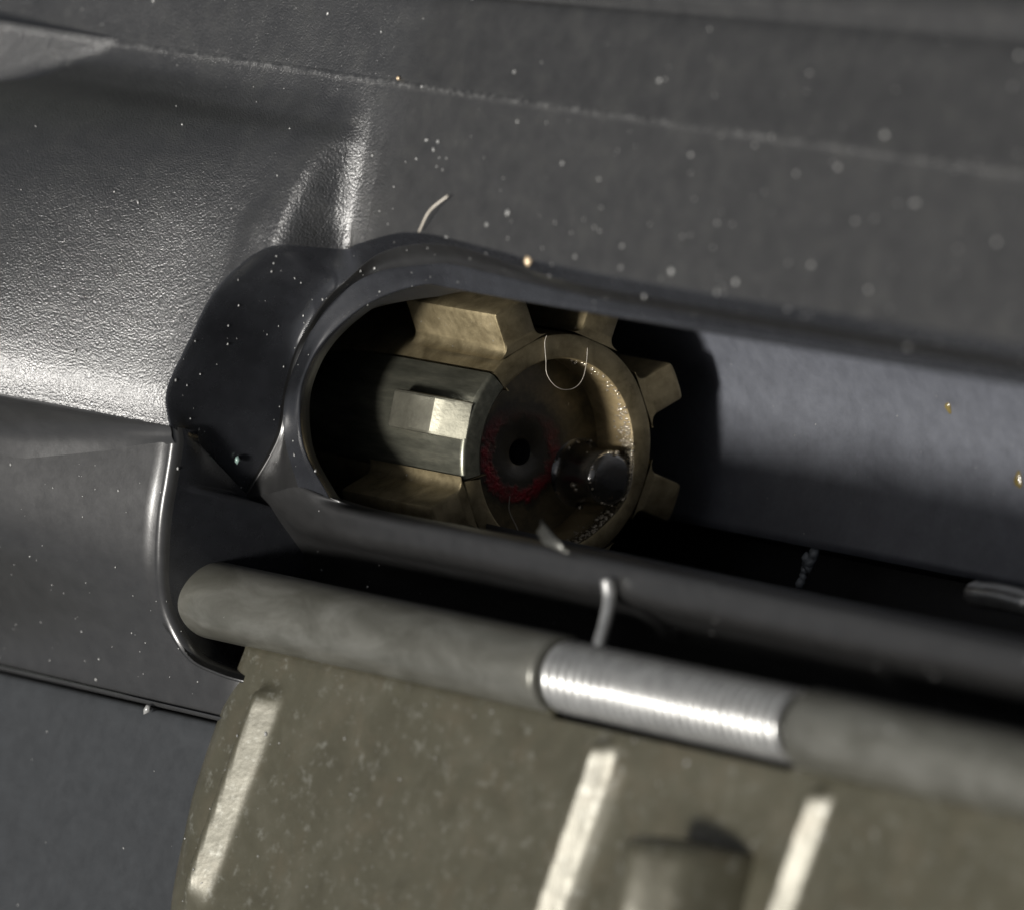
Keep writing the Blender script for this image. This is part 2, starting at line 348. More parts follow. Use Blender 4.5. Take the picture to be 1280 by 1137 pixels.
# rim : outer bead, step, chamfer
d23 = C3-C2; L23 = np.linalg.norm(d23, axis=1)[:, None]
rimA = [C2-dirp*.03, C2+np.array([0, 0, .03]), C2+d23*.12, C2+d23*.55+np.array([0, 0, -.10]), C3-d23*.12+np.array([0, 0, .0]), C3+np.array([0, 0, .02])]
d34 = C4-C3
rimB = [C3+np.array([0, 0, .02]), C3+d34*.10, C3+d34*.35, C3+d34*.75, C4+np.array([0, 0, .08]), C4+np.array([0, 0, -.12])]
o = link('port_rim', loft('port_rim', smooth_rows(rimA, 3), flip=True), rx, M['lip']); surf.append((o, .5))
o = link('port_chamfer', loft('port_chamfer', smooth_rows(rimB, 3), flip=True), rx, M['smooth']); surf.append((o, .4))
# lower lip
def dk(kn): return crv(kn, NS)
D1 = dk([(.23, -4.3, 13.6), (1.3, -4.45, 13), (4, -4.45, 13), (10, -4.4, 13), (20, -4.35, 13), (40, -4.45, 13), (100, -4.6, 13)])
Ce, Cf = np.array(C2k[-1], float), np.array(C3k[-1], float)
def on(t): return tuple(Ce+(Cf-Ce)*t)
D2 = dk([on(1.), (-.2, -4.6, 13.65), (3, -4.75, 13.55), (10, -4.75, 13.5), (20, -4.75, 13.5), (40, -4.85, 13.5), (100, -5, 13.5)])
D3 = dk([on(.62), (-1.9, -5.25, 13.5), (1.0, -5.45, 13.4), (10, -5.45, 13.4), (20, -5.5, 13.4), (40, -5.7, 13.4), (100, -5.9, 13.4)])
D4 = dk([on(.42), (-3.2, -5.9, 13.0), (.2, -6.2, 12.95), (10, -6.2, 12.95), (20, -6.3, 12.95), (40, -6.5, 12.95), (100, -6.8, 12.95)])
D5 = dk([on(.24), (-4.0, -6.5, 11.9), (-.6, -6.65, 11.5), (10, -6.6, 11.3), (20, -6.7, 11.3), (40, -6.95, 11.3), (100, -7.2, 11.3)])
D6 = dk([on(.1), (-4.8, -7.6, 10.2), (-1.6, -7.7, 9.4), (10, -7.6, 9.2), (20, -7.7, 9.2), (40, -8, 9.2), (100, -8.3, 9.2)])
D7 = dk([on(0.), (-5.6, -9.2, 9.0), (-3, -10.6, 8.2), (10, -10.6, 8.2), (20, -10.6, 8.2), (40, -11, 8.2), (100, -11.4, 8.2)])
o = link('lower_lip', loft('lower_lip', smooth_rows([D1+np.array([0, .05, -.15]), D1, D2, D3, D4, D5, D6, D7], 5), flip=True), rx, M['lip']); surf.append((o, .6))
# facet joining rim foot to lip (left corner)
fc = smooth_rows([np.array([C2[-1], C2[-1]*.5+C3[-1]*.5, C3[-1]])+0., np.array([(-5.5, -5.15, 14.25), (-3.7, -4.85, 14.45), (-2.4, -4.5, 14.3)]), np.array([(-4.7, -5.3, 14.15), (-3.9, -5.1, 14.3), (-3.4, -4.9, 14.3)])], 3)
# inner side of the opening: down to the bore radius
RB = 12.7
def tobore(P): q = P.copy(); q[:, 2] = np.sqrt(RB**2-np.clip(q[:, 1], -12, 12)**2)-.25; return q
allC4 = np.vstack([C4+np.array([0, 0, -.12]), D1[1:]+np.array([0, .05, -.15])])
lft = np.clip((3-allC4[:, 0:1])/5, 0, 1)
o = link('port_edge', loft('port_edge', [allC4, allC4-np.array([0, 0, .45]), allC4+np.array([[-2.2, 0, -.9]])*lft-np.array([0, 0, 2.0])*(1-lft)-np.array([0, 0, .1])], flip=True), rx, M['dark'])
# bore
SHIFT[0] = None; RB = 11.0
def arc(r, a0, a1, n): th = np.radians(np.linspace(a0, a1, n)); return np.stack([r*np.sin(th), -r*np.cos(th)], 1)   # (y,z) angle from -Z
xs = np.linspace(-60, 100, 80)
ab = math.degrees(math.asin(-2.3/RB))
pr = [(-12.5, -9), (-12.5, -14.2), (-2.6, -14.2), (-2.32, -13.6)]+[(y, z) for y, z in arc(RB, ab, 140.5, 60)]
rows = [np.stack([xs, np.full(80, y), np.full(80, z)], 1) for y, z in pr]
o = link('bore_wall', loft('bore_wall', rows[3:]), rx, M['bore']); surf.append((o, 1.6)); boreo = o
o = link('magazine_well', loft('magazine_well', rows[:4], smooth=False), rx, M['dark'])
pr = [(-12.5, -9), (-13.2, 2.5), (-6, 2.6), (-4.7, 9.3)]
o = link('well_side', loft('well_side', [np.stack([xs, np.full(80, y), np.full(80, z)], 1) for y, z in pr], smooth=False), rx, M['dark'])

# side plate under the deflector
SHIFT[0] = OFF
def lean(x, y):
    t_ = np.clip((np.asarray(y, float)+15.8)/8., 0, 1); return .28*np.clip(-5.2-x, 0, 30)*t_*t_*(3-2*t_)
def zplate(x, y): return lean(x, y)+interp(y, [-17, -15.5, -13, -11.5, -9, -6, -3.8, -2.9, -2.3], [15.3, 15.6, 16.4, 17.2, 18.6, 19.5, 19.75, 19.85, 20.1])-1.6/(1+np.exp(-(x+.6)/.6))
E1k = [(-5.0, -2.3, 0), (-5.05, -3.6, 0), (-5.25, -5.71, 0), (-5.75, -8.82, 0), (-6.25, -11.3, 0), (-5.3, -12.9, 0), (-2.6, -13.5, 0), (4, -13.6, 0), (100, -13.6, 0)]
Fk = [(-60, -2.3, 0), (-60, -3.6, 0), (-60, -5.7, 0), (-60, -9, 0), (-60, -15.9, 0), (-22, -15.9, 0), (-6, -15.9, 0), (4, -15.9, 0), (100, -15.9, 0)]
E1, Fp = crv(E1k, 10), np.array([np.interp(np.arange(81)/10, range(9), np.array(Fk, float)[:, j]) for j in range(3)]).T
def zp(P): P = P.copy(); P[:, 2] = zplate(P[:, 0], P[:, 1]); return P
inn = [zp(E1*(1-s)+Fp*s) for s in np.concatenate([[.012, .02], np.linspace(.03, 1, 60)])]
Nn = np.gradient(E1, axis=0); Nn = np.stack([-Nn[:, 1], Nn[:, 0]], 1); Nn /= np.linalg.norm(Nn, axis=1)[:, None]      # points ... outward test below
if Nn[20, 0] < 0: Nn = -Nn
E1z = zp(E1)
def offs(d, dz): q = E1z.copy(); q[:, :2] += Nn*d; q[:, 2] += dz; return q
edge = [offs(-.30, 0), offs(-.16, -.05), offs(-.04, -.17), offs(.04, -.35), offs(.08, -.6)]
fl = offs(.5, 0); fl[:, 2] = 6.0
ce = np.array(C2k[-1], float); k_ = fl[:, 1] > -5.12
fl[k_, 2] = np.interp(fl[k_, 1], [-5.12, -2.3], [ce[2]-.3, 19.4]); fl[k_, 0] = np.interp(fl[k_, 1], [-5.12, -2.3], [ce[0]+.1, -4.85])
k2 = (fl[:, 1] <= -5.12) & (fl[:, 1] > -8.5); fl[k2, 2] = np.interp(fl[k2, 1], [-8.5, -5.12], [6, ce[2]-.3])
link('recess_wall', loft('recess_wall', [offs(.08, -.6), offs(.12, -1.5), fl]), rx, M['smooth'])
o = link('side_panel', loft('side_panel', inn[::-1]+[offs(-.42, 0)]+smooth_rows(edge, 3)), rx, M['plate']); surf.append((o, 1.2))
# step between deflector fold and side panel
fx = np.linspace(-5.0, -60, 70)
zt = hskin(fx, np.full(70, -2.3)); k = np.clip((-5.0-fx)/9, 0, 1)
rws = [np.stack([fx, np.full(70, -2.3), zt], 1), np.stack([fx, -2.36-.12*k, zt-.10], 1), np.stack([fx, -2.45-.35*k, (20.1+lean(fx, -2.5))*.35+zt*.65-.1], 1), np.stack([fx, -2.6-.9*k, (20.1+lean(fx, -2.6))*.75+zt*.25-.1], 1), np.stack([fx, -2.8-1.5*k, 19.98+lean(fx, -2.8)], 1), np.stack([fx, -3.1-2.2*k, 19.72+lean(fx, -3.5)], 1)]
o = link('deflector_underside', loft('deflector_underside', smooth_rows(rws, 4)), rx, M['plate'])
# recess floor behind the hinge
o = link('hinge_recess', mesh('hinge_recess', [(-8, -4, 6.2), (100, -5, 6.2), (100, -16.0, 6.2), (-8, -16.0, 6.2)], [(3, 2, 1, 0)], False), rx, M['dark'])
# lower edge of the upper receiver, rolled into the seam
xs = np.concatenate([np.linspace(-60, -6, 15), np.linspace(-5.5, 8, 35), np.linspace(12, 100, 10)])
rws = [np.stack([xs, np.full(60, y), np.full(60, z)], 1) for y, z in ((-15.9, 15.79), (-16.05, 15.72), (-16.12, 15.5), (-16.14, 12))]
for r_ in rws: r_[:, 2] -= 3/(1+np.exp(-(r_[:, 0]+.4)/.5))
o = link('receiver_bottom_edge', loft('receiver_bottom_edge', rws), rx, M['plate'])
# closed ends and back so that no daylight leaks in
def box(V0, V1, name, parent, mat):
    (x0, y0, z0), (x1, y1, z1) = V0, V1
    V = [(x0, y0, z0), (x1, y0, z0), (x1, y1, z0), (x0, y1, z0), (x0, y0, z1), (x1, y0, z1), (x1, y1, z1), (x0, y1, z1)]
    return link(name, mesh(name, V, [(0, 3, 2, 1), (4, 5, 6, 7), (0, 1, 5, 4), (1, 2, 6, 5), (2, 3, 7, 6), (3, 0, 4, 7)], False), parent, mat)
box((-61, -16, -20), (-60.02, 24.4, 12), 'rear_face', rx, M['plate'])
box((100.02, -16, -20), (101, 24.4, 14), 'front_face', rx, M['plate'])
box((-60, -30, -27.9), (100, 24.4, -20.5), 'far_side', rx, M['plate'])

# ------------------------------------------------------------------ lower receiver
lr = thing('lower_receiver', 'blue black lower receiver below the thin seam at bottom left', 'receiver', (0, -30, gz))
rws = [np.stack([xs, np.full(60, y), np.full(60, z)], 1) for y, z in ((-16.2, 11.5), (-16.22, 15.2), (-16.30, 15.42), (-16.5, 15.5), (-18, 15.45), (-24, 15.3), (-40, 15), (-60, 14), (-60.2, -20))]
for r_ in rws[1:-1]: r_[:, 2] -= 4/(1+np.exp(-(r_[:, 0]-1.5)/.7))
o = link('receiver_side', loft('receiver_side', smooth_rows(rws[:-1], 3)+[rws[-1]]), lr, M['lower']); surf.append((o, .7))
box((-60, -60, -27.9), (100, -30.2, -20.5), 'receiver_far_side', lr, M['lower'])

SHIFT[0] = None
# ------------------------------------------------------------------ bolt carrier (dark, behind the bolt)
o = link('bolt_carrier', lathe_x('bolt_carrier', [(-14.5, 6.3), (-14.5, 10.3), (-15.0, 10.8), (-58, 10.8)], 0, 0, 72), None, M['carrier'])
tag(o, 'dark bolt carrier front ring in shadow behind the bolt head', 'bolt carrier'); sharp(o)

# ------------------------------------------------------------------ bolt
bt = thing('bolt', 'brown phosphated rifle bolt head with radial lugs inside the open port', 'bolt', (-10, 0, 0))
RV, RT = 5.95, 8.2
def yz(r, deg): a = math.radians(deg); return (r*math.sin(a), -r*math.cos(a))
def rec_r(deg):          # recess radius, bulged round the ejector
    d = (deg+14+180) % 360-180
    return 4.8+.30*math.exp(-(d/17.)**2)
def ring(fn, degs, x, cy=-.12, cz=0.): return np.array([(x, yz(fn(d) if callable(fn) else fn, d)[0]+cy, yz(fn(d) if callable(fn) else fn, d)[1]+cz) for d in degs])
EA, EB = 146., 203.      # extractor slot
arcd = np.linspace(EB-360, EA, 200)
rw = [ring(rec_r, arcd, -3.0), ring(rec_r, arcd, -.18), ring(lambda d: rec_r(d)+.05, arcd, -.05), ring(lambda d: rec_r(d)+.14, arcd, 0.)]
o = link('recess_wall', loft('recess_wall', rw[:3]), bt, M['wall']); sharp(o)
rw2 = [rw[2], rw[3], ring(RV-.16, arcd, 0, 0), ring(RV-.04, arcd, -.05, 0), ring(RV, arcd, -.16, 0), ring(RV, arcd, -7.6, 0), ring(RV-.1, arcd, -9.4, 0), ring(RV-.1, arcd, -24, 0)]
o = link('bolt_body', loft('bolt_body', rw2), bt, M['bolt']); sharp(o, 30)
# walls of the extractor slot
for dg, sg in ((EA, 1), (EB, -1)):
    r_ = lambda r, x: (x,)+yz(r, dg)
    V = [r_(4.5, -.02), r_(RV-.12, -.02), r_(RV-.1, -24), r_(4.5, -24)]
    link('slot_wall', mesh('slot_wall', V, [(0, 1, 2, 3)] if sg > 0 else [(3, 2, 1, 0)], False), bt, M['bolt'])
# small shelf along the slot below the upper lug
V = []
for x, top in ((-.3, 0), (-7.2, 0), (-8.2, .25), (-11.2, .3)):
    for rr_, dd in ((5.75-top, EA-6), (5.72-top, EA-.5), (5.55-top, EA+1.8), (5.0, EA+2.0)): V.append((x,)+yz(rr_, dd))
o = link('slot_shelf', mesh('slot_shelf', V, grid_faces(4, 4)+[(0, 1, 2, 3)], True), bt, M['bolt']); sharp(o, 25)
def lug_mesh(length=7.6, back_slope=.7):
    """one lug pointing along local +Y (angle 90), parallel sided with root fillets"""
    pts = []
    hw = 1.02; fr = .55
    # right side from root to tip, then left; (u = tangential, v = radial)
    a = math.asin((hw+fr)/(RV+fr*.6)); 
    side = []
    for s in np.linspace(0, 1, 7):
        th = s*math.pi/2; side.append((hw+fr-fr*math.sin(th), RV-.06+fr*(1-math.cos(th))))
    side += [(hw, RT-.22), (hw-.05, RT-.07), (hw-.16, RT-.01), (hw*.5, RT+.04), (0, RT+.05)]
    out = side+[(-u, v) for u, v in side[::-1][1:]]
    O = np.array(out); cen = np.array([0, 6.9])
    def rowat(x, ins):
        Q = O.copy(); n = len(Q); d = np.gradient(Q, axis=0); nn = np.stack([-d[:, 1], d[:, 0]], 1); nn /= np.linalg.norm(nn, axis=1)[:, None]
        if nn[len(Q)//2, 1] > 0: nn = -nn
        k = np.clip((Q[:, 1]-RV)/.5, 0, 1)[:, None]
        Q = Q+nn*ins*k; return np.array([(x, v, u) for u, v in Q])
    rws = [rowat(0, .15), rowat(-.05, .04), rowat(-.16, 0), rowat(-length+.2, 0), rowat(-length, .15)]
    n = len(O); V = np.concatenate(rws).tolist(); Fc = grid_faces(len(rws), n)
    # front and back caps: strip to the root line
    for base, flip in ((0, False), ((len(rws)-1)*n, True)):
        ctr0 = len(V)
        for i in range(n//2):
            q = (base+i, base+i+1, base+n-2-i, base+n-1-i)
            if i == n//2-1 and n % 2: q = (base+i, base+i+1, base+n-1-i)
            if len(set(q)) >= 3: Fc.append(q if flip else q[::-1])
    return V, Fc
LV, LF = lug_mesh(); lme = None
for ang in (35, 80, 125, 215, -10, -55, -100):
    V = []
    ra = math.radians(ang-90)
    for x, v, u in LV:      # local radial v at angle 90 (=+Y), tangential u along +Z ; rotate
        y = v*math.cos(ra)+u*math.sin(ra)*1.; z = v*math.sin(ra)*1.-u*math.cos(ra)
        yy, zz = v, u; y = yy*math.cos(ra)-0; 
        r_ = math.hypot(v, u); dth = math.atan2(u, v); yv, zv = yz(r_, ang+math.degrees(dth)); V.append((x, yv, zv))
    o = link('lug', mesh('lug', V, LF), bt, M['bolt']); sharp(o, 28); surf.append((o, .9))
# bolt face floor
degs = np.linspace(0, 360, 97)[:-1]
fl_rows = [ring(.66, degs, -3.4, -.35), ring(.66, degs, -3.03, -.35), ring(.72, degs, -2.99, -.35), ring(2.0, degs, -2.99, -.25), ring(5.1, degs, -2.99, -.12)]
o = link('bolt_face', loft('bolt_face', fl_rows[1:], True), bt, M['floor'])
o = link('firing_pin_hole', loft('firing_pin_hole', [ring(.66, degs, -3.02, -.35), ring(.62, degs, -8, -.35), ring(.01, degs, -8, -.35)], True), bt, M['dark'])
# recess foot on the extractor side is the inside of the extractor hook
# ejector plunger with a dark groove round it
def cyl(prof, cy, cz, n=56): return lathe_x('p', prof, cy, cz, n)
ejy, ejz = -.80, -3.92
o = link('ejector', lathe_x('ejector', [(-.16, .01), (-.17, .5), (-.20, 1.05), (-.28, 1.26), (-.45, 1.38), (-.8, 1.42), (-1.5, 1.34), (-2.2, 1.42), (-2.9, 1.55), (-2.98, 1.75)], ejy, ejz, 60), bt, M['oily'])
DV, DF = [], []
for k_ in range(330):
    dg = rng.choice([rng.uniform(-70, -28), rng.uniform(-12, 38), rng.uniform(-5, 25), rng.uniform(30, 85)], p=[.3, .3, .25, .15]); xx = -abs(rng.normal(0, .55))-.12
    if dg < -25: xx = -abs(rng.normal(.3, .5))-.1
    p = ring(rec_r, [dg], max(xx, -2.4))[0]; r_ = float(np.clip(np.exp(rng.normal(-2.75, .4)), .03, .14)); k0 = len(DV)
    for i in range(5):
        for j in range(8):
            la = math.pi*(i/4)-math.pi/2; lo = j/8*2*math.pi
            DV.append(tuple(p+r_*np.array([math.sin(la), math.cos(la)*math.cos(lo), math.cos(la)*math.sin(lo)])*np.array([1.2, .8, .8])))
    DF += grid_faces(5, 8, True, off=k0)
for k_ in range(30):
    a_ = rng.choice([rng.normal(3.3, .5), rng.normal(4.6, .4), rng.normal(1.7, .4), rng.uniform(0, 6.28)]); x_ = float(rng.choice([-2.9, -1.6, -.25])); rr_ = 1.33 if x_ > -2.8 else rng.uniform(1.4, 1.75)
    p = np.array([x_+rng.normal(0, .12), -.8+rr_*math.sin(a_), -3.92-rr_*math.cos(a_)]); r_ = float(np.clip(np.exp(rng.normal(-2.6, .7)), .02, .2)); k0 = len(DV)
    for i in range(5):
        for j in range(8):
            la = math.pi*(i/4)-math.pi/2; lo = j/8*2*math.pi
            DV.append(tuple(p+r_*np.array([math.sin(la)*rng.uniform(.8, 1.6), math.cos(la)*math.cos(lo), math.cos(la)*math.sin(lo)])))
    DF += grid_faces(5, 8, True, off=k0)
o = link('oil_droplets', mesh('oil_droplets', DV, DF), bt, M['oil']); o['kind'] = 'stuff'
# extractor: outer shell segment, front hook face, claw lug
exd = np.linspace(EA+1.2, EB-1.0, 60)
RX = 5.93
er = [ring(4.75, exd, -3.2, 0), ring(4.72, exd, -.5, 0), ring(4.78, exd, -.12, 0), ring(4.9, exd, -.02, 0), ring(5.72, exd, -.03, 0), ring(5.82, exd, -.07, 0), ring(RX-.04, exd, -.18, 0), ring(RX, exd, -.32, 0), ring(RX, exd, -9, 0), ring(RX-.25, exd, -12, 0), ring(RX-1.0, exd, -16, 0)]
ex = link('extractor', loft('extractor', er), bt, M['ext']); sharp(ex, 40); ex['label'] = 'grey green steel extractor, left side of the bolt'
for dg, fp in ((EA+1.2, False), (EB-1.0, True)):
    V = [(x,)+yz(r, dg) for x, r in ((-3.2, 4.4), (-.12, 4.75), (-.03, 5.6), (-.07, 5.82), (-.32, RX), (-9, RX), (-12, RX-.25), (-16, 4.9), (-16, 4.4))]
    side = link('extractor_side', mesh('extractor_side', V, [tuple(range(9))[::(-1 if fp else 1)]], False), bt, M['ext'])
# claw lug: y from -.3 to 1.65, ridge line, flat top
def claw():
    secs = [(-.06, 5.86, .03), (-.25, 6.02, .0), (-1.55, 6.82, 0), (-1.72, 6.93, 0), (-1.95, 6.97, 0), (-4.9, 6.97, 0), (-5.1, 6.92, .02), (-5.28, 6.72, .06), (-5.6, 5.7, .1)]
    rows = []
    for x, zt_, ins in secs:
        y0, y1 = -.32+ins, 1.62-ins+(-.28 if x < -1.9 else 0)*0
        sk = .12*(x+.3)*.0
        zz = [zt_-.9, zt_-.14, zt_-.04, zt_, zt_, zt_-.04, zt_-.14, zt_-1.2]
        yy = [y0-.02, y0, y0+.04, y0+.14, y1-.14, y1-.04, y1, y1+.02]
        zz = [min(a, zt_)-.05*((b-.65))**2 for a, b in zip(zz, yy)]
        rows.append(np.array([(x, b+sk, a) for a, b in zip(zz, yy)]))
    return rows
o = link('extractor_lug', loft('extractor_lug', claw()), bt, M['claw']); sharp(o, 22)
# small gas-fouled rib seen in the gap between the two upper lugs
o = link('locking_pin', tube('locking_pin', crv([(-4.4, 5.2, -2.3), (-4.6, 6.4, -2.6), (-4.8, 8.0, -3.0)], 6), [.85]*6+[.9]*6+[.9], 16), bt, M['bolt'])

SHIFT[0] = OFF
# ------------------------------------------------------------------ dust cover
dc = thing('dust_cover', 'olive grey stamped steel ejection port cover hanging open below its hinge', 'dust cover', (20, -20, 14))
HY, HZ = -10.35, 15.0
def knuckle(x0, x1, r=1.93):
    return lathe_x('hinge_knuckle', [(x0, r-.9), (x0, r-.22), (x0+.06, r-.08), (x0+.25, r), ]+[(x0+(x1-x0)*k_, r) for k_ in np.linspace(.05, .95, 12)]+[(x1-.2, r), (x1-.05, r-.08), (x1, r-.2), (x1, r-.9)], HY, HZ, 72)
for a, b in ((-7.9, 22.6), (41.4, 100)):
    o = link('hinge_knuckle', knuckle(a, b), dc, M['tube']); sharp(o, 50); surf.append((o, .8))
o = link('hinge_end_plug', lathe_x('hinge_end_plug', [(-7.75, .02), (-7.75, 1.2)], HY, HZ, 32), dc, M['tube'])
def zc(y): return 15.65+.20*(-12.6-y)
def hcov(x, y):
    z = zc(y)
    rib = lambda cx, w, h, y0: h*np.interp((x-cx)/w, [-1.25, -.85, -.7, .8, 1.1], [0, .95, 1.05, .06, 0])/(1+np.exp(np.clip((y-y0)/.12, -40, 40)))
    z = z+rib(1.85, 1., .75, -14.1)*(1/(1+np.exp((-24.9-y)/.35)))
    z = z+rib(28.1, .74, .74, -12.9)+rib(44.2, .74, .74, -12.9)-.4/(1+np.exp((29.2-x)/.25))/(1+np.exp((x-42.9)/.25))/(1+np.exp((y+13.9)/.3))
    z = z+.06*np.sin(x*.35+y*.2)
    e_ = np.clip(-x-1.0+np.clip((-20-y)*.25, 0, 3), 0, 3); z = z-.22*e_**2
    return z
Lk = crv([(-2.35, -12.4, 0), (-2.4, -12.9, 0), (-2.66, -16.17, 0), (-2.1, -20.58, 0), (-1.5, -24.17, 0), (-.7, -25.8, 0), (1.8, -29, 0)], 14)
xr = np.concatenate([[0, .12, .3, .6], np.linspace(1.0, 72, 360)])
rows = []
for p in Lk:
    x = p[0]+xr; y = np.full(len(x), p[1])
    z = hcov(x, y); z[0] -= .45; z[1] -= .12; z[2] -= .02
    rows.append(np.stack([x, y, z], 1))
rows = smooth_rows(rows[::1], 1)
top = rows[0].copy(); top[:, 1] = -11.6; top[:, 2] = 15.2
# the cover is notched round the spring
vis = [top]+rows
Vc = np.array(vis); tk = np.clip(-12.6-Vc[..., 1], 0, 99); Vc[..., 2] -= .15*tk; Vc[..., 0] -= .19*tk; nr, ncl = Vc.shape[:2]
fcs = []
for i in range(nr-1):
    for j in range(ncl-1):
        cx = Vc[i:i+2, j:j+2, 0].mean(); cy = Vc[i:i+2, j:j+2, 1].mean()
        if 22.9 < cx < 41.2 and cy > -12.3: continue
        fcs.append((i*ncl+j, (i+1)*ncl+j, (i+1)*ncl+j+1, i*ncl+j+1))
o = link('cover_panel', mesh('cover_panel', Vc.reshape(-1, 3), fcs), dc, M['cover']); surf.append((o, 1.4))
sm = o.modifiers.new('thickness', 'SOLIDIFY'); sm.thickness = .08; sm.offset = -1
# latch box on the panel
LB = []
uu = np.linspace(-1, 1, 41)
for y_, k_ in ((-16.5, .0), (-16.55, .55), (-16.7, .85), (-17.0, .97), (-17.6, 1), (-20, 1), (-24, 1), (-26, 1)):
    zz = np.where(np.abs(uu) > .999, 13.5, 14.8+interp(uu, [-1, -.9, -.72, -.5, .35, .6, .85, 1], [1.5, 4.2, 5.1, 5.2, 3.9, 3.1, 1.6, 0])*k_)
    LB.append(np.stack([37.2+2.5*uu, np.full(41, y_), zz], 1))
o = link('latch_housing', loft('latch_housing', LB), dc, M['cover'])
# hinge pin and torsion spring
pin = link('hinge_pin', lathe_x('hinge_pin', [(-8.3, .01), (-8.3, .75), (-8.15, .85), (99, .85), (99.4, .01)], HY, HZ, 24), None, M['pin'])
tag(pin, 'thin dark hinge pin running through the cover hinge and spring', 'pin')
turns = 28; N_ = turns*20; tt = np.arange(N_+1)/20*2*math.pi
hx = 23.1+(40.9-23.1)*np.arange(N_+1)/N_; hr = 1.52
path = np.stack([hx, HY+hr*np.cos(tt), HZ+hr*np.sin(tt)], 1)
spring = link('torsion_spring', tube('torsion_spring', path, .25, 8), None, M['spring'])
tag(spring, 'bright coiled torsion spring between the two hinge knuckles', 'spring')
# the spring's straight leg rests on the receiver under the port
leg = crv([(24.6, -10.4, 14.4), (24.5, -8.9, 14.7), (23.9, -7.6, 14.1), (23.3, -6.4, 13.65), (23.0, -5.5, 13.75)], 8)
o = link('spring_leg', tube('spring_leg', leg, .32, 12), spring, M['spring'])

SHIFT[0] = None
# ------------------------------------------------------------------ small things
bit = link('metal_tab', tube('metal_tab', crv([(22.2, -2.95, -9.6), (22.6, -3.0, -9.5), (24.6, -2.9, -9.4), (27, -3.0, -9.4)], 5), [.45, .6, .66]+[.68]*13, 10), None, M['spring'])
tag(bit, 'small bright metal tab glinting in the dark right end of the port', 'metal tab')
def fibre(pts, r, label, mat='hair', n=6):
    o = link('fibre', tube('fibre', crv(pts, 10), r, n), None, M[mat]); tag(o, label, 'fibre'); return o
fibre([(.05, 5.6, 2.1), (.06, 5.3, 2.15), (.10, 4.4, 1.9), (.22, 3.74, 1.78), (.25, 3.25, 1.2), (.2, 3.13, .45), (.2, 3.35, -.2), (.2, 3.81, -.53), (.12, 4.6, -.65), (.05, 5.4, -.6)], .014, 'fine U shaped hair lying across the bolt face rim')
SHIFT[0] = OFF
fibre([(6.74, 9.22, 16.25), (7.6, 10.3, 16.5), (8.53, 11.16, 16.3)], .05, 'short pale fibre on the receiver above the port rim')
SHIFT[0] = None
fibre([(-2.9, -2.6, .2), (-2.85, -3.3, .1), (-2.6, -4.1, -.4), (-2.4, -4.8, -.8)], .02, 'thin pale hair at the bottom of the bolt face')
SHIFT[0] = OFF
sl = link('sliver', loft('sliver', [np.array([(16.6, -3.3, 13.4), (17.4, -3.55, 13.7), (18.6, -3.95, 14.0), (20.2, -4.5, 14.1)]), np.array([(16.9, -3.6, 13.5), (17.2, -3.95, 13.9), (18.3, -4.45, 14.25), (20.0, -4.65, 14.25)]), np.array([(16.6, -3.3, 13.3), (17.4, -3.7, 13.4), (18.5, -4.2, 13.8), (20.1, -4.6, 14.0)])], True), None, M['pin'])
tag(sl, 'curled translucent grey sliver on the lower lip of the port', 'sliver')
SHIFT[0] = None
ico_v = np.array([(0, 0, 1), (0, 0, -1), (1, 0, 0), (-1, 0, 0), (0, 1, 0), (0, -1, 0), (.6, .6, .5), (-.6, .6, .5), (-.6, -.6, .5), (.6, -.6, .5)], float)
hull = [(0, 6, 7), (0, 7, 8), (0, 8, 9), (0, 9, 6), (2, 4, 6), (4, 3, 7), (3, 5, 8), (5, 2, 9), (6, 4, 7), (7, 3, 8), (8, 5, 9), (9, 2, 6), (1, 4, 2), (1, 3, 4), (1, 5, 3), (1, 2, 5)]
hull = [f if True else f for f in hull]
def grains(name, P, sizes, mat, label=None, nrm=None):
    V, Fc = [], []
    for p, s in zip(P, sizes):
        v = ico_v*(.7+.6*rng.random((10, 3)))*s*np.array([1, 1, .8])*np.array([rng.uniform(.7, 1.6), rng.uniform(.7, 1.6), 1])
        a = rng.uniform(0, 6.28); ca, sa = math.cos(a), math.sin(a); v = v@np.array([[ca, -sa, 0], [sa, ca, 0], [0, 0, 1]])
        k = len(V); V += (v+p).tolist(); Fc += [tuple(i+k for i in f) for f in hull]
    o = link(name, mesh(name, V, Fc), None, M[mat])
    return o
grain_pts = []
def sample(ob, n, keep=lambda p: True):
    me = ob.data; nv = len(me.vertices); co = np.empty(nv*3); me.vertices.foreach_get('co', co); co = co.reshape(-1, 3)/S
    me.calc_loop_triangles(); tr = np.empty(len(me.loop_triangles)*3, int); me.loop_triangles.foreach_get('vertices', tr); tr = tr.reshape(-1, 3)
    a, b, c_ = co[tr[:, 0]], co[tr[:, 1]], co[tr[:, 2]]; nn = np.cross(b-a, c_-a); ar = np.linalg.norm(nn, axis=1)/2
    ctr = (a+b+c_)/3; nn = nn/(2*ar[:, None]+1e-12)
    flipd = (nn@c < 0); nn[flipd] *= -1
    # weight by what faces the camera and falls in its field
    q = ctr-pos; z = -q@c; px = 640+F*(q@Rv)/z; py = 568.5-F*(q@Uv)/z
    ok = (px > -120) & (px < 1400) & (py > -120) & (py < 1260)
    w_ = ar*np.clip(nn@c, 0, 1)*ok
    if w_.sum() <= 0: return np.zeros((0, 3)), np.zeros((0, 3))
    i = rng.choice(len(w_), n, p=w_/w_.sum()); u, v = rng.random(n), rng.random(n); f = u+v > 1; u[f], v[f] = 1-u[f], 1-v[f]
    return a[i]+(b[i]-a[i])*u[:, None]+(c_[i]-a[i])*v[:, None], nn[i]
Pa = []
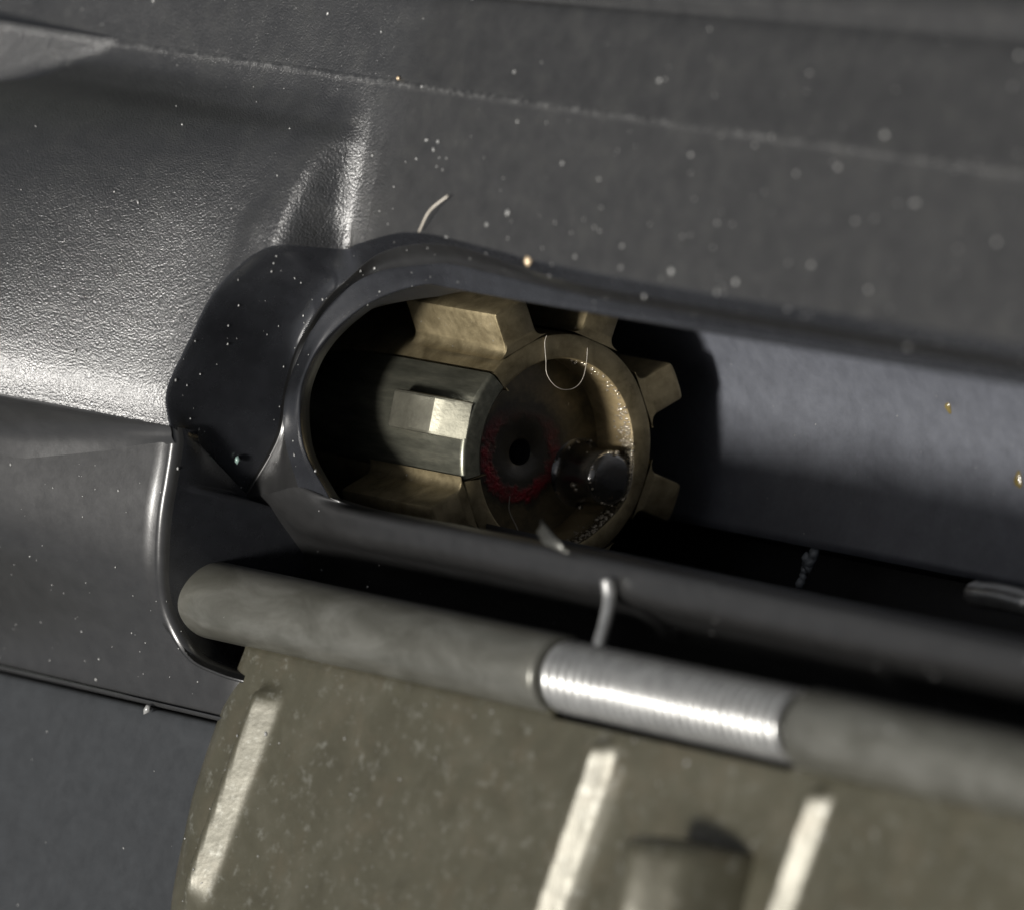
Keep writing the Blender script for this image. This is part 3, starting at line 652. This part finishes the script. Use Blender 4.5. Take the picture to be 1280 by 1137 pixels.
for ob, wt in surf:
    nm = ob.name
    n = {'side_wall': 120, 'case_deflector': 80, 'upper_flank': 70, 'port_pocket': 60, 'bore_wall': 330, 'side_panel': 170, 'cover_panel': 150, 'lower_lip': 50, 'receiver_side': 50, 'hinge_knuckle': 30, 'port_rim': 25, 'port_chamfer': 20, 'lug': 20}.get(nm.split('.')[0], 10)
    p, q = sample(ob, n)
    if len(p): Pa.append((nm, p, q))
P = np.concatenate([p for _, p, _ in Pa]); sz = np.concatenate([np.clip(np.exp(rng.normal(-3.35 if n_ in ('bore_wall', 'lug') or n_.startswith('lug') else -2.85, .45, len(p))), .018, .17) for n_, p, _ in Pa])
o = grains('dust_specks', P, sz*np.concatenate([np.full(len(p), 1.0 if n_ in ('side_wall', 'upper_flank') else .62) for n_, p, _ in Pa]), 'dust'); o['kind'] = 'stuff'; o['label'] = 'pale dust specks scattered over the black receiver and the cover'; o['category'] = 'dust'
SHIFT[0] = None
LP = [np.array([7.6+.18*t+rng.normal(0, .12), -3.5+.42*t+rng.normal(0, .06), -11.0]) for t in np.linspace(-1.6, 2.2, 16)]
o = grains('lint', LP, np.abs(rng.normal(.16, .08, 16))+.05, 'flake'); tag(o, 'small pale flake of lint clinging to the dark bottom edge of the bore', 'lint')
spots = [((2.59, 16.46, 16.1), .13, 'gold', 'tiny amber grain on the fold line above the case deflector'),
         ((15.22, 8.73, 15.9), .24, 'gold', 'largest amber grain, on the upper edge of the port'),
         ((-5.9, -7.7, 12.9), .16, 'gold', 'amber grain in the dark recess left of the hinge'),
         ((-4.23, 2.29, 15.1), .20, 'dust', 'round pale grain on the pocket wall beside the port rim'),
         ((-5.2, -3.3, 15.6), .20, 'teal', 'greenish grain low on the dark pocket wall'),
         ((-8.17, -16.30, 16.0), .28, 'dust', 'clear droplet sitting on the receiver seam at bottom left')]
SHIFT[0] = OFF
for p, s, mt, lb in spots:
    o = grains('grain', [p], [s], mt); tag(o, lb, 'grain')
SHIFT[0] = None
for p, s_, lb in (((17.94, 5.66, -9.3), .30, 'upper amber oil spot on the blue grey inner wall right of the bolt'), ((22.69, 2.84, -10.5), .42, 'lower amber oil spot at the right edge of the inner wall')):
    th = np.linspace(0, 2*math.pi, 17)[:-1]; ph = math.atan2(p[1], -p[2]); rows = []
    for q, h in ((1, 0), (.85, .05), (.5, .09), (.05, .10)):
        k = 1+.18*np.sin(3*th+p[0]); u = s_*q*k*np.cos(th)*.7; v = s_*q*k*np.sin(th); r_ = 10.99-h; a_ = ph+v/11
        rows.append(np.stack([p[0]+u, r_*np.sin(a_), -r_*np.cos(a_)], 1))
    o = link('oil_spot', loft('oil_spot', rows, True), None, M['amber']); tag(o, lb, 'oil spot')
